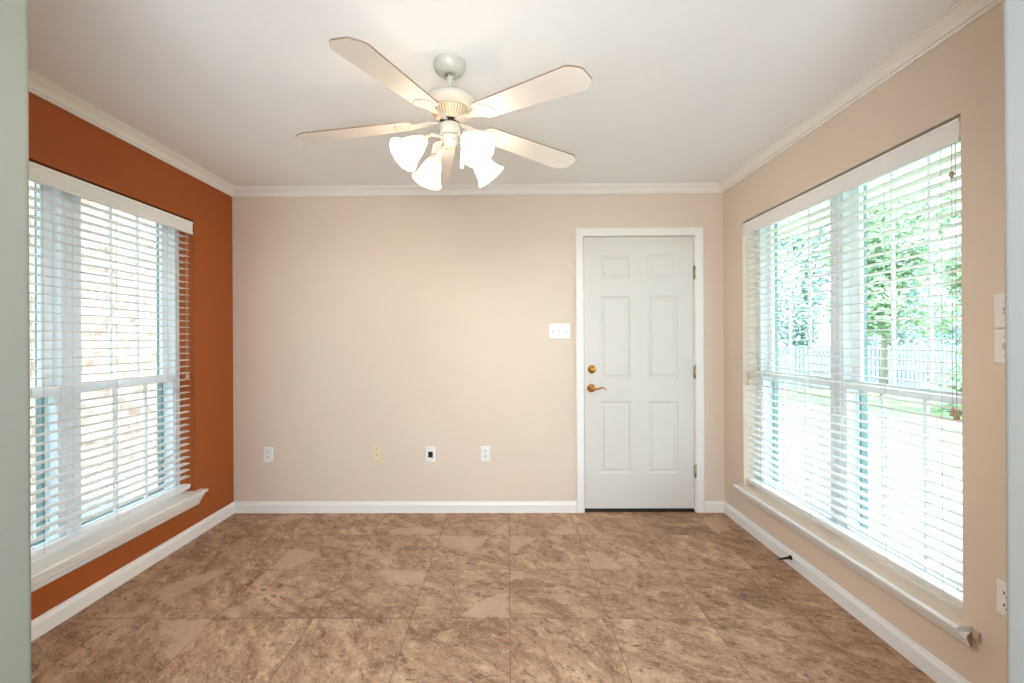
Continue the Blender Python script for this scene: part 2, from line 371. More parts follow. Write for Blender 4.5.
# crown moulding: cove profile (distance from wall, drop from ceiling)
CR = [(0, 0), (0.066, 0), (0.066, 0.008), (0.057, 0.008), (0.056, 0.014), (0.048, 0.018), (0.036, 0.025), (0.027, 0.034), (0.022, 0.043), (0.022, 0.047), (0.013, 0.047), (0.013, 0.053), (0.009, 0.058), (0, 0.058)]
def crown(name, axis, side):
    if axis == 'y':
        X = XL if side < 0 else XR; s = 1 if side < 0 else -1
        o = MB().prism([(X + s * d, ZC - 0.0005 - z) for d, z in CR], 'y', YF, YB, cut=lambda q: (0, -abs(q[0] - X))).build(name, 'trim')
    else:
        o = MB().prism([(YB - d, ZC - 0.0005 - z) for d, z in CR], 'x', XL, XR, cut=lambda q: (YB - q[0], -(YB - q[0]))).build(name, 'trim')
    tag(o, kind='structure')
crown('trim_1', 'y', -1); crown('trim_2', 'y', 1); crown('trim_3', 'x', 0)
BS = [(0, 0), (0.013, 0), (0.013, 0.060), (0.010, 0.068), (0.007, 0.074), (0.006, 0.082), (0, 0.084)]
tag(MB().prism([(XL + d, z) for d, z in BS], 'y', YF, YB, cut=lambda q: (0, -abs(q[0] - XL))).build('baseboard_left', 'trim'), kind='structure')
tag(MB().prism([(XR - d, z) for d, z in BS], 'y', YF, YB, cut=lambda q: (0, -abs(q[0] - XR))).build('baseboard_right', 'trim_cool_lit'), kind='structure')
bb = MB(); bb.prism([(YB - d, z) for d, z in BS], 'x', XL, 0.508, cut=lambda q: (YB - q[0], 0)); bb.prism([(YB - d, z) for d, z in BS], 'x', 1.458, XR, cut=lambda q: (0, -(YB - q[0])))
tag(bb.build('baseboard_back', 'trim'), kind='structure')

# ---------------------------------------------------------------- windows
def window(name, X, s, W, lower_edge):
    """X wall plane, s direction outwards (+1 right wall), W opening"""
    y0, y1, z0, z1 = W; yc = (y0 + y1) / 2
    root = empty(name, (X, yc, z0), kind='structure')
    inv = Matrix.Translation((-X, -yc, -z0))
    def B(mb, nm, m, parent=root, bevel=0.0):
        mb.v = [tuple(inv @ Vector(v)) for v in mb.v] if parent is root or parent.parent is root else mb.v
        return mb.build(nm, m, parent, bevel)
    xa, xb = X + s * 0.100, X + s * 0.205
    e, hm = 0.040, 0.046
    fr = MB()
    fr.box(xa, xb, y0, y0 + e, z0, z1); fr.box(xa, xb, y1 - e, y1, z0, z1)
    fr.box(xa, xb, y0 + e, y1 - e, z1 - 0.02, z1); fr.box(xa, xb, y0 + e, y1 - e, z0, z0 + 0.03)
    fr.box(xa, xb, yc - hm, yc + hm, z0 + 0.03, z1 - 0.02)
    for k in (-1, 1): fr.box(xa - s * 0.006, xa, yc + k * 0.018 - 0.008, yc + k * 0.018 + 0.008, z0 + 0.03, z1 - 0.02)   # fine ribs on the mullion
    B(fr, 'window_frame', 'vinyl')
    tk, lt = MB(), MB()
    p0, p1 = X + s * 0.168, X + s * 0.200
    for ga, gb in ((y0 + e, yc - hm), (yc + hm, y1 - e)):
        # outer channel: reveal shade painted as dark strips and sill, light strip between
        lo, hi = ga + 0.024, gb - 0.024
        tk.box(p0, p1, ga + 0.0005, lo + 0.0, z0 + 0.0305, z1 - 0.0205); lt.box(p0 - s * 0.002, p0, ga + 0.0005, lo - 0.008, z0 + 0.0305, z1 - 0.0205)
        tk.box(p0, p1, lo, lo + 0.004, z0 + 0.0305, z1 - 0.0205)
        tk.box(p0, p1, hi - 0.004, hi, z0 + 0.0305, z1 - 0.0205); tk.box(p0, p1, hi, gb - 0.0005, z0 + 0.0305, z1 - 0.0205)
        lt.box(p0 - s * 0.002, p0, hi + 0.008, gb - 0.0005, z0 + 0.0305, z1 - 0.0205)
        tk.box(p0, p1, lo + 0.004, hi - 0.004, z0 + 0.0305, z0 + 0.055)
    tko = B(tk, 'outer_frame_shade', 'track_shade'); B(lt, 'track_liner', 'vinyl', tko)
    zm = 1.055
    for ga, gb in ((y0 + e, yc - hm), (yc + hm, y1 - e)):
        for part, xs0, xs1, st_, zz0, zz1, rb, rtp in (('upper_sash', 0.140, 0.160, 0.057, zm - 0.02, z1 - 0.021, 0.042, 0.022), ('lower_sash', 0.105, 0.127, 0.013, z0 + 0.031, zm + 0.022, 0.032, 0.042)):
            sb = MB(); x_0, x_1 = X + s * xs0, X + s * xs1; a, b = ga + 0.0006, gb - 0.0006
            sb.box(x_0, x_1, a, a + st_, zz0, zz1); sb.box(x_0, x_1, b - st_, b, zz0, zz1)
            sb.box(x_0, x_1, a + st_, b - st_, zz0, zz0 + rb); sb.box(x_0, x_1, a + st_, b - st_, zz1 - rtp, zz1)
            so = B(sb, part, 'vinyl', root, 0.002)
            xm = (x_0 + x_1) / 2
            B(MB().box(xm - 0.002, xm + 0.002, a + st_, b - st_, zz0 + rb, zz1 - rtp), 'pane', 'glass', so)
            mu = MB(); w_ = 0.009 if part == 'lower_sash' else 0.006
            for k in (1, 2):
                y = a + st_ + (b - a - 2 * st_) * k / 3; mu.box(xm - 0.006, xm + 0.006, y - w_, y + w_, zz0 + rb, zz1 - rtp)
            B(mu, 'muntin', 'vinyl', so)
    return root, B
wl, BL = window('window_1', XL, -1, LW, 0)
wr, BR = window('window_2', XR, 1, RW, 0)
# interior stools with moulded aprons
def nose(x_wall, s, zt, proj):
    """profile in (x,z): stool with rounded nose; s points into the room"""
    p = [(x_wall - s * 0.099, zt), (x_wall + s * (proj - 0.008), zt)]
    for k in range(1, 6): t = PI * k / 6; p.append((x_wall + s * (proj - 0.008 + 0.010 * math.sin(t)), zt - 0.010 + 0.010 * math.cos(t)))
    p += [(x_wall + s * (proj - 0.008), zt - 0.020), (x_wall - s * 0.099, zt - 0.020)]
    return p
def stool(B, X, s, W, zt, proj, ya, yb, apa, apb, ends, k=1.0, top='trim'):
    st = MB().prism(nose(X, s, zt, proj), 'y', W[0] + 0.001, W[1] - 0.001)
    # horns that run past the opening, in front of the wall
    pz = [q for q in nose(X, s, zt, proj)]; pz[0] = (X + s * 0.001, zt); pz[-1] = (X + s * 0.001, zt - 0.020)
    st.prism(pz, 'y', ya, W[0] + 0.001); st.prism(pz, 'y', W[1] - 0.001, yb)
    for i, f_ in enumerate(st.f):      # the flat top has its own paint, the rounded nose trim with painted cool daylight
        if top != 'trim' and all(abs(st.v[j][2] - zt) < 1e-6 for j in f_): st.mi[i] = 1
    B(st, 'window_stool', ['trim' if top == 'trim' else 'trim_cool_lit', top])
    z = zt - 0.020
    ap = [(X + s * d_, z - k * h_) for d_, h_ in ((0.0005, 0), (proj - 0.012, 0), (proj - 0.012, 0.008), (proj - 0.020, 0.012), (proj - 0.024, 0.020), (proj - 0.032, 0.026), (proj - 0.036, 0.034), (0.014, 0.038), (0.0005, 0.038))]
    B(MB().prism(ap, 'y', apa, apb, 0, 1, cut=lambda q: ((abs(q[0] - X) * -0.6, abs(q[0] - X) * 0.6))), 'apron', ends)
stool(BL, XL, 1, LW, 0.305, 0.056, 1.44, 3.065, 1.47, 3.02, ['trim', 'trim'], 1.9)
stool(BR, XR, -1, RW, 0.288, 0.056, 1.612, 3.195, 1.618, 3.155, ['trim_cool_lit', 'rawwood'], 1.35, 'beige')
BR(MB().box(XR - 0.012, XR - 0.001, 1.586, 1.606, 0.256, 0.280), 'return_piece', 'rawwood')

# ---------------------------------------------------------------- blinds
def blind(name, X, s, W, ya, yb, ladders, lift, label, pitch=0.0425):
    y0, y1, z0, z1 = W
    root = empty(name, (X + s * 0.045, (ya + yb) / 2, z1), label=label, cat='window blind')
    o = Vector(root.location)
    def B(mb, nm, m, parent=root, bevel=0.0):
        mb.v = [tuple(Vector(v) - o) for v in mb.v]; return mb.build(nm, m, parent, bevel)
    zt = z1 - 0.012
    # valance board: moulded face, standing just inside the opening
    f = X + s * 0.002; i = X + s * 0.016
    vp = [(i, zt), (f, zt), (f, zt - 0.010), (f + s * 0.003, zt - 0.014), (f + s * 0.003, zt - 0.066), (f, zt - 0.070), (f, zt - 0.082), (i, zt - 0.082)]
    B(MB().prism(vp, 'y', ya, yb), 'valance', 'valance')
    B(MB().box(X + s * 0.022, X + s * 0.078, ya + 0.006, yb - 0.006, zt - 0.042, zt - 0.004), 'headrail', 'blind')
    xc = X + s * 0.048; hw = 0.025
    zb = z0 + 0.055
    n = int((zt - 0.075 - (zb + 0.066)) / pitch) + 1
    prof = []
    for k in range(7): u = -1 + k / 3; prof.append((xc + u * hw, 0.0030 * (1 - u * u) + 0.0014))
    for k in range(6, -1, -1): u = -1 + k / 3; prof.append((xc + u * hw, 0.0030 * (1 - u * u) - 0.0014))
    first = None
    for k in range(n):
        z = zb + 0.066 + k * pitch
        if first is None:
            mb = MB().prism(prof, 'y', ya + 0.006, yb - 0.006); mb.v = [(v[0] - xc, v[1] - (ya + yb) / 2, v[2]) for v in mb.v]
            so = mb.build('slat', 'blind', root); first = so
        else:
            so = first.copy(); col.objects.link(so)
        so.location = (xc - o.x, 0, z - o.z)
    rp = [(xc - 0.027, zb + 0.016), (xc + 0.027, zb + 0.016), (xc + 0.027, zb + 0.002), (xc + 0.021, zb - 0.016), (xc - 0.021, zb - 0.016), (xc - 0.027, zb + 0.002)]
    B(MB().prism(rp, 'y', ya + 0.006, yb - 0.006), 'bottom_rail', 'blind', root, 0.003)
    for y in ladders:
        c = MB()
        for xx in (xc - 0.0275, xc + 0.0275): c.tube((xx, y, zb - 0.008), (xx, y, zt - 0.05), 0.0009, n=6)
        B(c, 'ladder_cord', 'cord')
    for (y, zlow, dx) in lift:
        xx = X + s * (0.012 - dx)
        c = B(MB().tube((xx, y, zlow + 0.035), (xx, y, zt - 0.083), 0.0010, n=6), 'lift_cord', 'cord')
        t = MB().lathe([(0.0015, 0.036), (0.004, 0.034), (0.0045, 0.026), (0.0085, 0.010), (0.0095, 0.002), (0.006, 0.0), (0.0005, 0.0)], (xx, y, zlow), 12)
        B(t, 'tassel', 'tassel', c)
    return root, B
bl, _ = blind('window_blind', XL, -1, LW, LW[0] + 0.004, LW[1] - 0.006, (1.62, 2.05, 2.44, 2.88), ((2.955, 1.045, 0.004), (2.965, 1.055, 0.006)),
      'white horizontal slat blind in the window of the burnt orange wall')
br_, BRB = blind('window_blind', XR, 1, RW, RW[0] + 0.010, RW[1] - 0.004, (1.745, 2.005, 2.50, 2.99), ((1.690, 1.005, 0.004), (1.676, 0.995, 0.004), (3.10, 1.02, 0.004), (3.12, 0.98, 0.004)),
      'white horizontal slat blind in the wide window of the beige wall beside the door')
ob = Vector(br_.location)
t = MB().lathe([(0.001, 0.012), (0.006, 0.010), (0.0085, 0.003), (0.0085, -0.004), (0.005, -0.010), (0.001, -0.012)], (XR + 0.008, 1.690, 1.885), 12)
BRB(t, 'cord_bead', 'tassel')

# ---------------------------------------------------------------- door
def door():
    root = empty('door_1', (0.981, YB, 0), kind='structure'); o = Vector(root.location)
    def B(mb, nm, m, parent=root, bevel=0.0):
        mb.v = [tuple(Vector(v) - o) for v in mb.v]; return mb.build(nm, m, parent, bevel)
    x0, x1, z0, z1 = 0.5735, 1.389, 0.027, 2.0595; yf = YB + 0.004; yb = yf + 0.040
    leaf = MB()
    xs = [x0, 0.692, 0.917, 1.048, 1.273, x1]; zs = [z0, 0.289, 0.830, 0.995, 1.618, 1.750, 1.927, z1]
    for i in range(5):
        for j in range(7):
            a, b, c, d = xs[i], xs[i + 1], zs[j], zs[j + 1]
            if i in (1, 3) and j in (1, 3, 5):
                rings = [(0, 0), (0.004, 0.004), (0.014, 0.010), (0.022, 0.010), (0.034, 0.003), (0.038, 0.003)]
                loops = [[(a + e, yf + g_, c + e), (b - e, yf + g_, c + e), (b - e, yf + g_, d - e), (a + e, yf + g_, d - e)] for e, g_ in rings]
                for p, q in zip(loops, loops[1:]):
                    leaf.add(p + q, [(k, (k + 1) % 4, 4 + (k + 1) % 4, 4 + k) for k in range(4)])
                leaf.add(loops[-1], [(0, 1, 2, 3)])
            else: leaf.add([(a, yf, c), (b, yf, c), (b, yf, d), (a, yf, d)], [(0, 1, 2, 3)])
    leaf.add([(x0, yf, z0), (x1, yf, z0), (x1, yf, z1), (x0, yf, z1), (x0, yb, z0), (x1, yb, z0), (x1, yb, z1), (x0, yb, z1)],
             [(4, 5, 6, 7), (0, 1, 5, 4), (1, 2, 6, 5), (2, 3, 7, 6), (3, 0, 4, 7)])
    lf = B(leaf, 'door_leaf', 'door')
    # jamb behind and around the leaf
    j = MB(); j.box(DX0, x0 - 0.0035, YB, YB + 0.118, 0, z1 + 0.004); j.box(x1 + 0.0035, DX1, YB, YB + 0.118, 0, z1 + 0.004); j.box(DX0, DX1, YB, YB + 0.118, z1 + 0.004, DZ1)
    j.box(x0 - 0.0035, x0 + 0.012, yb + 0.002, yb + 0.02, 0.03, z1); j.box(x1 - 0.012, x1 + 0.0035, yb + 0.002, yb + 0.02, 0.03, z1); j.box(x0, x1, yb + 0.002, yb + 0.02, z1 - 0.012, z1 + 0.004)
    B(j, 'door_jamb', 'trim')
    # casing with a stepped profile, mitred
    pr = [(0.0, 0), (0.0, 0.010), (0.006, 0.013), (0.020, 0.014), (0.040, 0.017), (0.052, 0.019), (0.058, 0.016), (0.058, 0)]
    ca = MB(); ci0, ci1, ct = x0 - 0.0065, x1 + 0.0115, z1 + 0.006
    def sweep(pts):
        # pts: list of functions giving positions for profile (d,t)
        n = len(pr); rows = [[f(d, t) for d, t in pr] for f in pts]
        for A, C in zip(rows, rows[1:]): ca.add(A + C, [(k, (k + 1) % n, n + (k + 1) % n, n + k) for k in range(n)])
        ca.add(rows[0], [tuple(range(n))]); ca.add(rows[-1], [tuple(range(n))])
    Y = YB - 0.0005
    sweep([lambda d, t: (ci0 - d, Y - t, 0.001), lambda d, t: (ci0 - d, Y - t, ct + d), lambda d, t: (ci1 + d, Y - t, ct + d), lambda d, t: (ci1 + d, Y - t, 0.001)])
    B(ca, 'door_casing', 'trim')
    B(MB().box(x0 - 0.003, x1 + 0.003, YB + 0.001, YB + 0.118, 0.0005, 0.014), 'threshold', 'threshold')
    B(MB().box(x0 + 0.001, x1 - 0.001, yf + 0.010, yf + 0.03, 0.0145, 0.0265), 'door_sweep', 'blackplastic')
    R = Matrix.Rotation(PI / 2, 3, 'X')   # z axis -> -y
    db = MB().lathe([(0.0, 0.022), (0.013, 0.022), (0.015, 0.019), (0.016, 0.012), (0.026, 0.010), (0.031, 0.006), (0.032, 0.0)], (0.630, yf, 1.069), 28, mtx=R)
    db.box(0.6275, 0.6325, yf - 0.034, yf - 0.020, 1.058, 1.080)
    B(db, 'deadbolt', 'brass', lf)
    lv = MB().lathe([(0.0, 0.018), (0.012, 0.018), (0.014, 0.012), (0.026, 0.010), (0.031, 0.006), (0.032, 0.0)], (0.625, yf, 0.928), 28, mtx=R)
    lv.tube((0.625, yf - 0.015, 0.928), (0.625, yf - 0.052, 0.928), 0.010, 0.009, 14)
    pts = [(0.622, 0.928), (0.645, 0.926), (0.665, 0.927), (0.685, 0.934), (0.703, 0.936), (0.718, 0.930), (0.727, 0.918)]
    for a, b, ra, rb in zip(pts, pts[1:], (0.0095, 0.009, 0.008, 0.007, 0.006, 0.005), (0.009, 0.008, 0.007, 0.006, 0.005, 0.004)):
        lv.tube((a[0], yf - 0.048, a[1]), (b[0], yf - 0.048, b[1]), ra, rb, 12)
    B(lv, 'door_handle', 'brass', lf)
    for zc in (1.790, 1.047, 0.305):
        h = MB().tube((x1 + 0.006, YB - 0.006, zc - 0.045), (x1 + 0.006, YB - 0.006, zc + 0.045), 0.0085, n=12)
        h.tube((x1 + 0.006, YB - 0.006, zc + 0.045), (x1 + 0.006, YB - 0.006, zc + 0.052), 0.0045, 0.002, n=10)
        h.tube((x1 + 0.006, YB - 0.006, zc - 0.052), (x1 + 0.006, YB - 0.006, zc - 0.045), 0.002, 0.0045, n=10)
        h.box(x1 - 0.001, x1 + 0.0035, YB - 0.002, YB + 0.003, zc - 0.045, zc + 0.045)
        B(h, 'hinge', 'nickel', lf)
door()

# ---------------------------------------------------------------- wall plates
def oriented(root_loc, rz, **kw):
    return empty(kw.pop('name'), root_loc, rz, **kw)
def plate_body(w, h, m, root, holes=None):
    p = MB()
    e = 0.004; hw, hh = w / 2, h / 2
    A = [(-hw, 0, -hh), (hw, 0, -hh), (hw, 0, hh), (-hw, 0, hh)]
    Bq = [(-hw, -0.003, -hh), (hw, -0.003, -hh), (hw, -0.003, hh), (-hw, -0.003, hh)]
    C = [(-hw + e, -0.006, -hh + e), (hw - e, -0.006, -hh + e), (hw - e, -0.006, hh - e), (-hw + e, -0.006, hh - e)]
    for P, Q in ((A, Bq), (Bq, C)): p.add(P + Q, [(k, (k + 1) % 4, 4 + (k + 1) % 4, 4 + k) for k in range(4)])
    p.add(C, [(0, 1, 2, 3)]); p.add(A, [(3, 2, 1, 0)])
    return p.build('plate', m, root)
def disc(x, z, r, t, nm, m, root, n=16, y=-0.006):
    return MB().lathe([(0.0001, 0.0), (r, 0.0), (r, -t), (0.0001, -t)], (0, 0, 0), n).build(nm, m, root) if False else \
        MB().tube((x, y, z), (x, y - t, z), r, r, n).build(nm, m, root)
def outlet(loc, rz, label, group=None):
    r = empty('electrical_outlet', loc, rz, label=label, cat='outlet', group=group)
    plate_body(0.070, 0.114, 'plate', r)
    for z in (0.0195, -0.0195):
        pts = [(0.0165 * math.cos(t), z + 0.0165 * math.sin(t) * 0.86) for t in [2 * PI * k / 24 for k in range(24)]]
        rc = MB().prism(pts, 'y', -0.0085, -0.0055).build('receptacle', 'plate', r)
        sl = MB(); sl.box(-0.0090, -0.0050, -0.0090, -0.0084, z - 0.001, z + 0.009); sl.box(0.0050, 0.0090, -0.0090, -0.0084, z, z + 0.008); sl.box(-0.0028, 0.0028, -0.0090, -0.0084, z - 0.010, z - 0.005)
        sl.build('slots', 'slot', rc)
    disc(0, 0, 0.003, 0.0015, 'screw', 'greyplastic', r)
    return r
YP = YB - 0.0005
outlet((-1.807, YP, 0.438), 0, 'white duplex outlet on the beige wall nearest the orange wall')
outlet((-0.172, YP, 0.441), 0, 'white duplex outlet on the beige wall nearest the white door')
outlet((XR - 0.0005, 1.497, 0.440), -PI / 2, 'white duplex outlet low on the right wall, below the stacked switch plates')
r = empty('cable_plate', (-0.988, YP, 0.436), label='almond cable plate with one small round jack low on the beige wall', cat='wall plate')
plate_body(0.070, 0.114, 'almond', r)
disc(0, 0, 0.0055, 0.007, 'jack', 'nickel', r, 6); disc(0, 0, 0.0028, 0.0076, 'jack_hole', 'slot', r, 10)
disc(0, 0.042, 0.003, 0.0015, 'screw', 'nickel', r); disc(0, -0.042, 0.003, 0.0015, 'screw', 'nickel', r)
r = empty('data_plate', (-0.583, YP, 0.436), label='white plate with a square black insert, second from the door along the beige wall', cat='wall plate')
plate_body(0.070, 0.114, 'plate', r)
ins = MB().box(-0.017, 0.017, -0.0085, -0.0055, -0.022, 0.022).build('insert', 'blackplastic', r, 0.001)
b_ = MB(); b_.box(-0.010, -0.004, -0.0092, -0.0086, 0.006, 0.012); b_.box(0.004, 0.010, -0.0092, -0.0086, -0.012, -0.006); b_.build('port', 'bronze', ins)
disc(0, 0.048, 0.0028, 0.0015, 'screw', 'greyplastic', r); disc(0, -0.048, 0.0028, 0.0015, 'screw', 'greyplastic', r)
def switch(loc, rz, n, label, w=None, group=None, horizontal=False):
    r = empty('light_switch', loc, rz, label=label, cat='light switch', group=group)
    w = w or (0.070 + 0.046 * (n - 1)); plate_body(w, 0.114, 'plate', r)
    for k in range(n):
        x = (k - (n - 1) / 2) * 0.046
        MB().box(x - 0.0055, x + 0.0055, -0.0072, -0.0055, -0.012, 0.012).build('switch_slot', 'greyplastic', r)
        up = 1 if k != 1 else -1
        t = MB(); t.add([(x - 0.004, -0.006, -0.006 * up), (x + 0.004, -0.006, -0.006 * up), (x + 0.004, -0.006, 0.009 * up), (x - 0.004, -0.006, 0.009 * up),
                         (x - 0.0035, -0.016, 0.004 * up), (x + 0.0035, -0.016, 0.004 * up), (x + 0.0035, -0.015, 0.010 * up), (x - 0.0035, -0.015, 0.010 * up)],
                        [(0, 1, 2, 3), (4, 5, 6, 7), (0, 1, 5, 4), (1, 2, 6, 5), (2, 3, 7, 6), (3, 0, 4, 7)])
        t.build('toggle', 'plate', r)
        for z in (0.030, -0.030): disc(x, z, 0.0028, 0.0012, 'screw', 'greyplastic', r)
    return r
switch((0.386, YP, 1.357), 0, 3, 'wide white plate with three toggle switches left of the door')
switch((XR - 0.0005, 1.500, 1.3775), -PI / 2, 1, 'white toggle switch plate on the right wall, upper of the stacked pair')
switch((XR - 0.0005, 1.500, 1.2625), -PI / 2, 1, 'white toggle switch plate on the right wall, lower of the stacked pair')

# door stop on the right baseboard
ds = empty('door_stop', (XR - 0.0135, 2.62, 0.050), label='small dark bronze door stop on the right baseboard', cat='door stop')
MB().tube((0, 0, 0), (-0.006, 0, 0), 0.014, 0.012, 16).tube((-0.006, 0, 0), (-0.05, 0.0, -0.006), 0.0085, 0.0055, 12).build('stem', 'bronze', ds)
MB().tube((-0.05, 0, -0.006), (-0.066, 0, -0.008), 0.007, 0.006, 12).build('rubber_tip', 'slot', ds)

# ---------------------------------------------------------------- ceiling fan
FX, FY = -0.235, 1.90
fan = empty('ceiling_fan', (FX, FY, ZC), label='white five blade ceiling fan with four lit bell shaped glass shades', cat='ceiling fan')
def FB(mb, nm, m, parent=fan, bevel=0.0): return mb.build(nm, m, parent, bevel)
z = lambda a: a - ZC
FB(MB().lathe([(0.0, z(2.4375)), (0.066, z(2.4375)), (0.067, z(2.432)), (0.065, z(2.420)), (0.056, z(2.402)), (0.040, z(2.390)), (0.026, z(2.386)), (0.022, z(2.388)), (0.0, z(2.388))], n=40), 'canopy', 'fan')
rod = MB().lathe([(0.0, z(2.392)), (0.014, z(2.390)), (0.019, z(2.382)), (0.014, z(2.372)), (0.010, z(2.368)), (0.010, z(2.325)), (0.0, z(2.325))], n=24)
ro = FB(rod, 'downrod', 'fan')
FB(MB().tube((-0.016, -0.012, z(2.380)), (0.012, -0.018, z(2.381)), 0.0045, n=8), 'hanger_pin', 'nickel', ro)
FB(MB().lathe([(0.0, z(2.328)), (0.020, z(2.328)), (0.026, z(2.304)), (0.060, z(2.298)), (0.098, z(2.287)), (0.111, z(2.276)), (0.113, z(2.270)), (0.111, z(2.262)), (0.096, z(2.250)), (0.074, z(2.2425)), (0.0, z(2.2425))], n=56), 'motor_housing', 'fan')
# flared ring with vent slots between ribs
vr = MB().lathe([(0.0, z(2.242)), (0.077, z(2.242)), (0.077, z(2.236)), (0.070, z(2.220)), (0.059, z(2.203)), (0.055, z(2.199)), (0.0, z(2.199))], n=144)
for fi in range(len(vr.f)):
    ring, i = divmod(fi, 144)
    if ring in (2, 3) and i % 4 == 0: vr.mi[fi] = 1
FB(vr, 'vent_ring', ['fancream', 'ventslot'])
FB(MB().lathe([(0.0, z(2.1985)), (0.040, z(2.1985)), (0.040, z(2.1815)), (0.0, z(2.1815))], n=32), 'flywheel', 'bronze')
FB(MB().lathe([(0.0, z(2.181)), (0.044, z(2.181)), (0.047, z(2.177)), (0.047, z(2.150)), (0.038, z(2.138)), (0.0, z(2.138))], n=36), 'switch_housing', 'fan')
kit = FB(MB().lathe([(0.0, z(2.1375)), (0.034, z(2.1375)), (0.036, z(2.128)), (0.032, z(2.108)), (0.020, z(2.092)), (0.008, z(2.086)), (0.0, z(2.085))], n=32), 'light_fitter', 'fan')
# blades
BR0, BR1, BZ, PITCH = 0.160, 0.650, z(2.199), math.radians(-8)
def blade_mb():
    out_ = []
    wr_, wt = 0.052, 0.068
    n = 10
    top = [(BR0, -wr_ * 0.72), (BR0 + 0.02, -wr_), ]
    for k in range(n + 1): u = k / n; top.append((BR0 + 0.03 + u * (BR1 - 0.05 - BR0 - 0.03), -(wr_ + (wt - wr_) * u)))
    tip = [(BR1 - 0.04, -wt + 0.002), (BR1 - 0.026, -wt + 0.010), (BR1 - 0.005, -wt + 0.030), (BR1, -wt + 0.040)]
    half = top + tip
    poly = half + [(x, -y) for x, y in reversed(half)]
    t = 0.0028
    m = MB(); A = [(x, y, -t) for x, y in poly]; Bv = [(x, y, t) for x, y in poly]; k = len(poly)
    m.add(A + Bv, [tuple(range(k))[::-1], tuple(range(k, 2 * k))], 0)
    m.add(A + Bv, [(i, (i + 1) % k, k + (i + 1) % k, k + i) for i in range(k)], 1)
    return m
AZ0 = 248.2
blade0 = None
for k in range(5):
    a = math.radians(AZ0 + 72 * k)
    if blade0 is None:
        blade0 = FB(blade_mb(), 'blade', ['fanblade', 'bladeedge'])
        ir = MB()   # blade iron: arm from the flywheel, spreading into a three point plate under the blade
        def ribbon(pts, th):
            for (p, w0), (q, w1) in zip(pts, pts[1:]):
                ir.add([(p[0], -w0, p[1]), (p[0], w0, p[1]), (q[0], w1, q[1]), (q[0], -w1, q[1]), (p[0], -w0, p[1] - th), (p[0], w0, p[1] - th), (q[0], w1, q[1] - th), (q[0], -w1, q[1] - th)],
                       [(0, 1, 2, 3), (4, 7, 6, 5), (0, 4, 5, 1), (1, 5, 6, 2), (2, 6, 7, 3), (3, 7, 4, 0)])
        ribbon([((0.030, -0.004), 0.012), ((0.075, 0.002), 0.011), ((0.11, -0.002), 0.013), ((0.150, -0.0035), 0.022), ((0.185, -0.0035), 0.042), ((0.215, -0.0035), 0.040), ((0.235, -0.0035), 0.016)], 0.005)
        for (x, y) in ((0.188, 0.028), (0.188, -0.028), (0.222, 0.0)): ir.tube((x, y, -0.0085), (x, y, -0.011), 0.005, 0.004, 10)
        iron = ir.build('blade_iron', 'fan', blade0, 0.002)
        b = blade0
    else:
        b = blade0.copy(); col.objects.link(b)
        for ch in children(blade0): c = ch.copy(); col.objects.link(c); c.parent = b
    b.location = (0, 0, BZ); b.rotation_euler = (Matrix.Rotation(a, 3, 'Z') @ Matrix.Rotation(math.radians(4.5), 3, 'Y') @ Matrix.Rotation(PITCH, 3, 'X')).to_euler()
# four arms with glass bells
SH = [(0.0235, 0.0), (0.030, 0.010), (0.037, 0.026), (0.043, 0.046), (0.048, 0.066), (0.055, 0.086), (0.065, 0.100), (0.069, 0.104)]
def shade_wob(j, t): return 1 + 0.022 * max(0, (j - 2) / 5) * math.cos(12 * t)
for az in (217, 307, 37, 127):
    a = math.radians(az); d = Vector((math.cos(a), math.sin(a), 0))
    arm = MB(); P = [Vector((0, 0, z(2.118))) + d * 0.028, Vector((0, 0, z(2.124))) + d * 0.055, Vector((0, 0, z(2.116))) + d * 0.094, Vector((0, 0, z(2.087))) + d * 0.122]
    arm.path(P, 0.0075, 12)
    ax = (d * 0.74 + Vector((0, 0, -0.67))).normalized()
    S = P[-1] - ax * 0.006
    R = ax.to_track_quat('Z', 'Y').to_matrix()
    arm.lathe([(0.0, -0.004), (0.018, -0.004), (0.025, 0.006), (0.026, 0.020), (0.0, 0.020)], S, 24, mtx=R)
    ao = FB(arm, 'lamp_arm', 'fan')
    so = MB().lathe([(r_, q) for r_, q in SH] + [(r_ - 0.0025, q) for r_, q in reversed(SH)], S + ax * 0.018, 48, mtx=R, wob=lambda j, t: shade_wob(j if j < 8 else 15 - j, t))
    so = FB(so, 'lamp_shade', 'shade', ao)
    bp = S + ax * 0.024
    FB(MB().lathe([(0.0, 0.0), (0.012, 0.0), (0.013, 0.012), (0.018, 0.026), (0.022, 0.040), (0.021, 0.052), (0.014, 0.062), (0.0, 0.066)], bp, 20, mtx=R), 'bulb', 'bulb', ao)
# pull chains
for (x, y, zl) in ((0.051, -0.030, 2.035), (-0.040, -0.030, 2.075)):
    c = FB(MB().tube((x, y, z(2.150)), (x, y, z(zl)), 0.0011, n=6), 'pull_chain', 'nickel')
    FB(MB().lathe([(0.001, z(zl) + 0.002), (0.006, z(zl) - 0.002), (0.0085, z(zl) - 0.040), (0.006, z(zl) - 0.048), (0.0, z(zl) - 0.048)], (x, y, 0), 14), 'pull_knob', 'fan' , c)

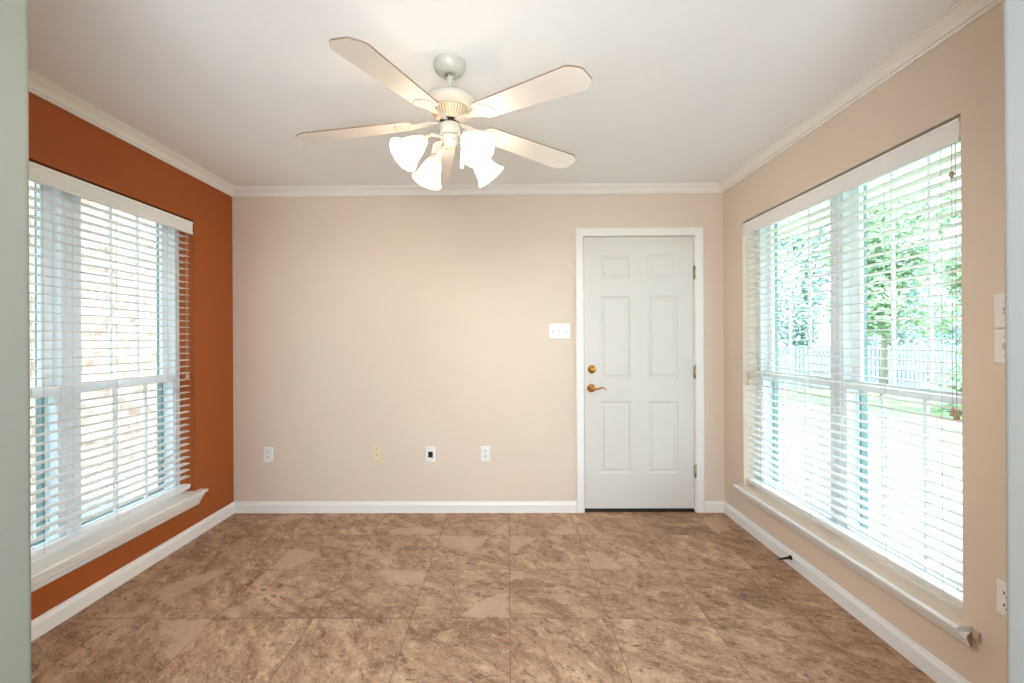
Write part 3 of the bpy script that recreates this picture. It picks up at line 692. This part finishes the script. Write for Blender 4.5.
# ---------------------------------------------------------------- outdoors, right side: porch, lawn, fence, trees
GZ = -0.16
tag(MB().box(-14, 60, -20, 60, GZ - 0.3, GZ - 0.02).build('lawn', 'grass'), kind='structure')
tag(MB().box(XR + WT, 4.6, -1.5, 7.2, GZ - 0.05, GZ).build('patio_slab', 'concrete'), kind='structure')
pr_ = MB()
pr_.box(XR + WT, 3.2, -2.0, 6.6, 2.50, 2.53)
y = -1.9
while y < 6.55: pr_.box(XR + WT, 3.18, y, y + 0.012, 2.494, 2.50); y += 0.2
pr_.box(3.16, 3.24, -2.0, 6.6, 2.47, 2.66); pr_.box(XR + WT, 3.24, -2.0, 6.6, 2.66, 2.70)
tag(pr_.build('porch_roof', 'soffit'), kind='structure')
tag(MB().box(XL - WT - 0.5, XR + WT, -3.4, YB + 0.4, 2.56, 2.62).build('eave', 'soffit'), kind='structure')

def fence(y, x0, x1, top, name, label):
    root = empty(name, ((x0 + x1) / 2, y, GZ), label=label, cat='fence')
    o = Vector(root.location)
    p = MB(); x = x0; rnd = random.Random(3)
    while x < x1 - 0.09:
        t = top + rnd.uniform(-0.012, 0.012)
        pts = [(x, GZ), (x + 0.088, GZ), (x + 0.088, t - 0.05), (x + 0.066, t - 0.01), (x + 0.044, t), (x + 0.022, t - 0.01), (x, t - 0.05)]
        p.prism(pts, 'y', y - 0.01, y + 0.01); x += 0.115
    p.v = [tuple(Vector(v) - o) for v in p.v]; p.build('picket_panel', 'fence', root)
    for zz in (0.25, 0.85):
        q = MB().box(x0, x1, y + 0.0105, y + 0.05, zz, zz + 0.08); q.v = [tuple(Vector(v) - o) for v in q.v]; q.build('rail', 'fence', root)
    x = x0
    while x < x1:
        q = MB().box(x, x + 0.1, y + 0.051, y + 0.14, GZ, top - 0.05); q.v = [tuple(Vector(v) - o) for v in q.v]; q.build('post', 'fence', root); x += 2.4
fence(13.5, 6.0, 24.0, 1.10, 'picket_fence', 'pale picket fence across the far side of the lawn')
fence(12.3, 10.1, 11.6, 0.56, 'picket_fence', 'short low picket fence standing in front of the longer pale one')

def tree(x, y, h, cr, n, leaf, label, seed, low=0.12, group=None):
    rnd = random.Random(seed)
    root = empty('tree', (x, y, GZ), label=label, cat='tree', group=group)
    tk = MB(); tk.tube((0, 0, 0), (0.1, 0, h * 0.5), 0.07, 0.05, 10)
    for k in range(6):
        a = rnd.uniform(0, 2 * PI); tk.tube((0.05, 0, h * (0.25 + 0.04 * k)), (math.cos(a) * cr * 0.6, math.sin(a) * cr * 0.6, h * (0.5 + 0.06 * k)), 0.03, 0.012, 7)
    tk.build('trunk', 'bark', root)
    cl = [(rnd.uniform(-1, 1) * cr * 0.7, rnd.uniform(-1, 1) * cr * 0.7, h * rnd.uniform(low, 0.92), cr * rnd.uniform(0.42, 0.66)) for _ in range(26)]
    m = MB()
    for i in range(n):
        c = cl[i % len(cl)]; v = Vector((rnd.gauss(0, 1), rnd.gauss(0, 1), rnd.gauss(0, 1))).normalized() * c[3] * rnd.uniform(0.55, 1.05)
        p = Vector(c[:3]) + v; s_ = rnd.uniform(0.05, 0.11)
        u = Vector((rnd.gauss(0, 1), rnd.gauss(0, 1), rnd.gauss(0, 1))).normalized(); w_ = u.orthogonal().normalized() * s_ * 0.5; u = u * s_
        m.add([p - u, p - w_, p + u, p + w_ + Vector((0, 0, 0.01))], [(0, 1, 2, 3)])
    cro = bpy.data.meshes.new('crown'); cro.from_pydata(m.v, [], m.f); cro.materials.append(M[leaf])
    o = bpy.data.objects.new('crown', cro); col.objects.link(o); o.parent = root
    return root
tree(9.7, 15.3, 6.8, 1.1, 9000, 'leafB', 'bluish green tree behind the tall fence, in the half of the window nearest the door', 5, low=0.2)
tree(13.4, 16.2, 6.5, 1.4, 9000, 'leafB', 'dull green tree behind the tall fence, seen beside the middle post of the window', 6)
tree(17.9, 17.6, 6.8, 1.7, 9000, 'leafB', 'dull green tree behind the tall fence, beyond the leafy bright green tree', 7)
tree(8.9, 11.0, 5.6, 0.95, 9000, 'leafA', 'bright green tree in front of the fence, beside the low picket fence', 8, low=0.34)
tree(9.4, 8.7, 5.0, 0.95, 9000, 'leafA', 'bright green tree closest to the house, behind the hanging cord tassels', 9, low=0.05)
# neighbour's house beyond the fence
nh = empty('neighbour_house', (21.0, 24.0, GZ), label='low pale house with grey roof beyond the fence', cat='house')
MB().box(-2.5, 2.5, -2, 2, 0, 2.3).build('walls', 'siding', nh)
MB().prism([(-2.4, 2.3), (2.4, 2.3), (0, 3.5)], 'x', -2.8, 2.8).build('roof', 'shingle', nh)

# ---------------------------------------------------------------- outdoors, left side: brick wing
wb = MB().box(-4.55, -4.30, -2.0, 9.0, GZ - 0.05, 3.4).build('wall_brick_wing', 'brick'); tag(wb, kind='structure')
tag(MB().box(-4.29, XL - WT - 0.001, -2.0, 9.0, GZ - 0.05, GZ).build('side_path', 'concrete'), kind='structure')
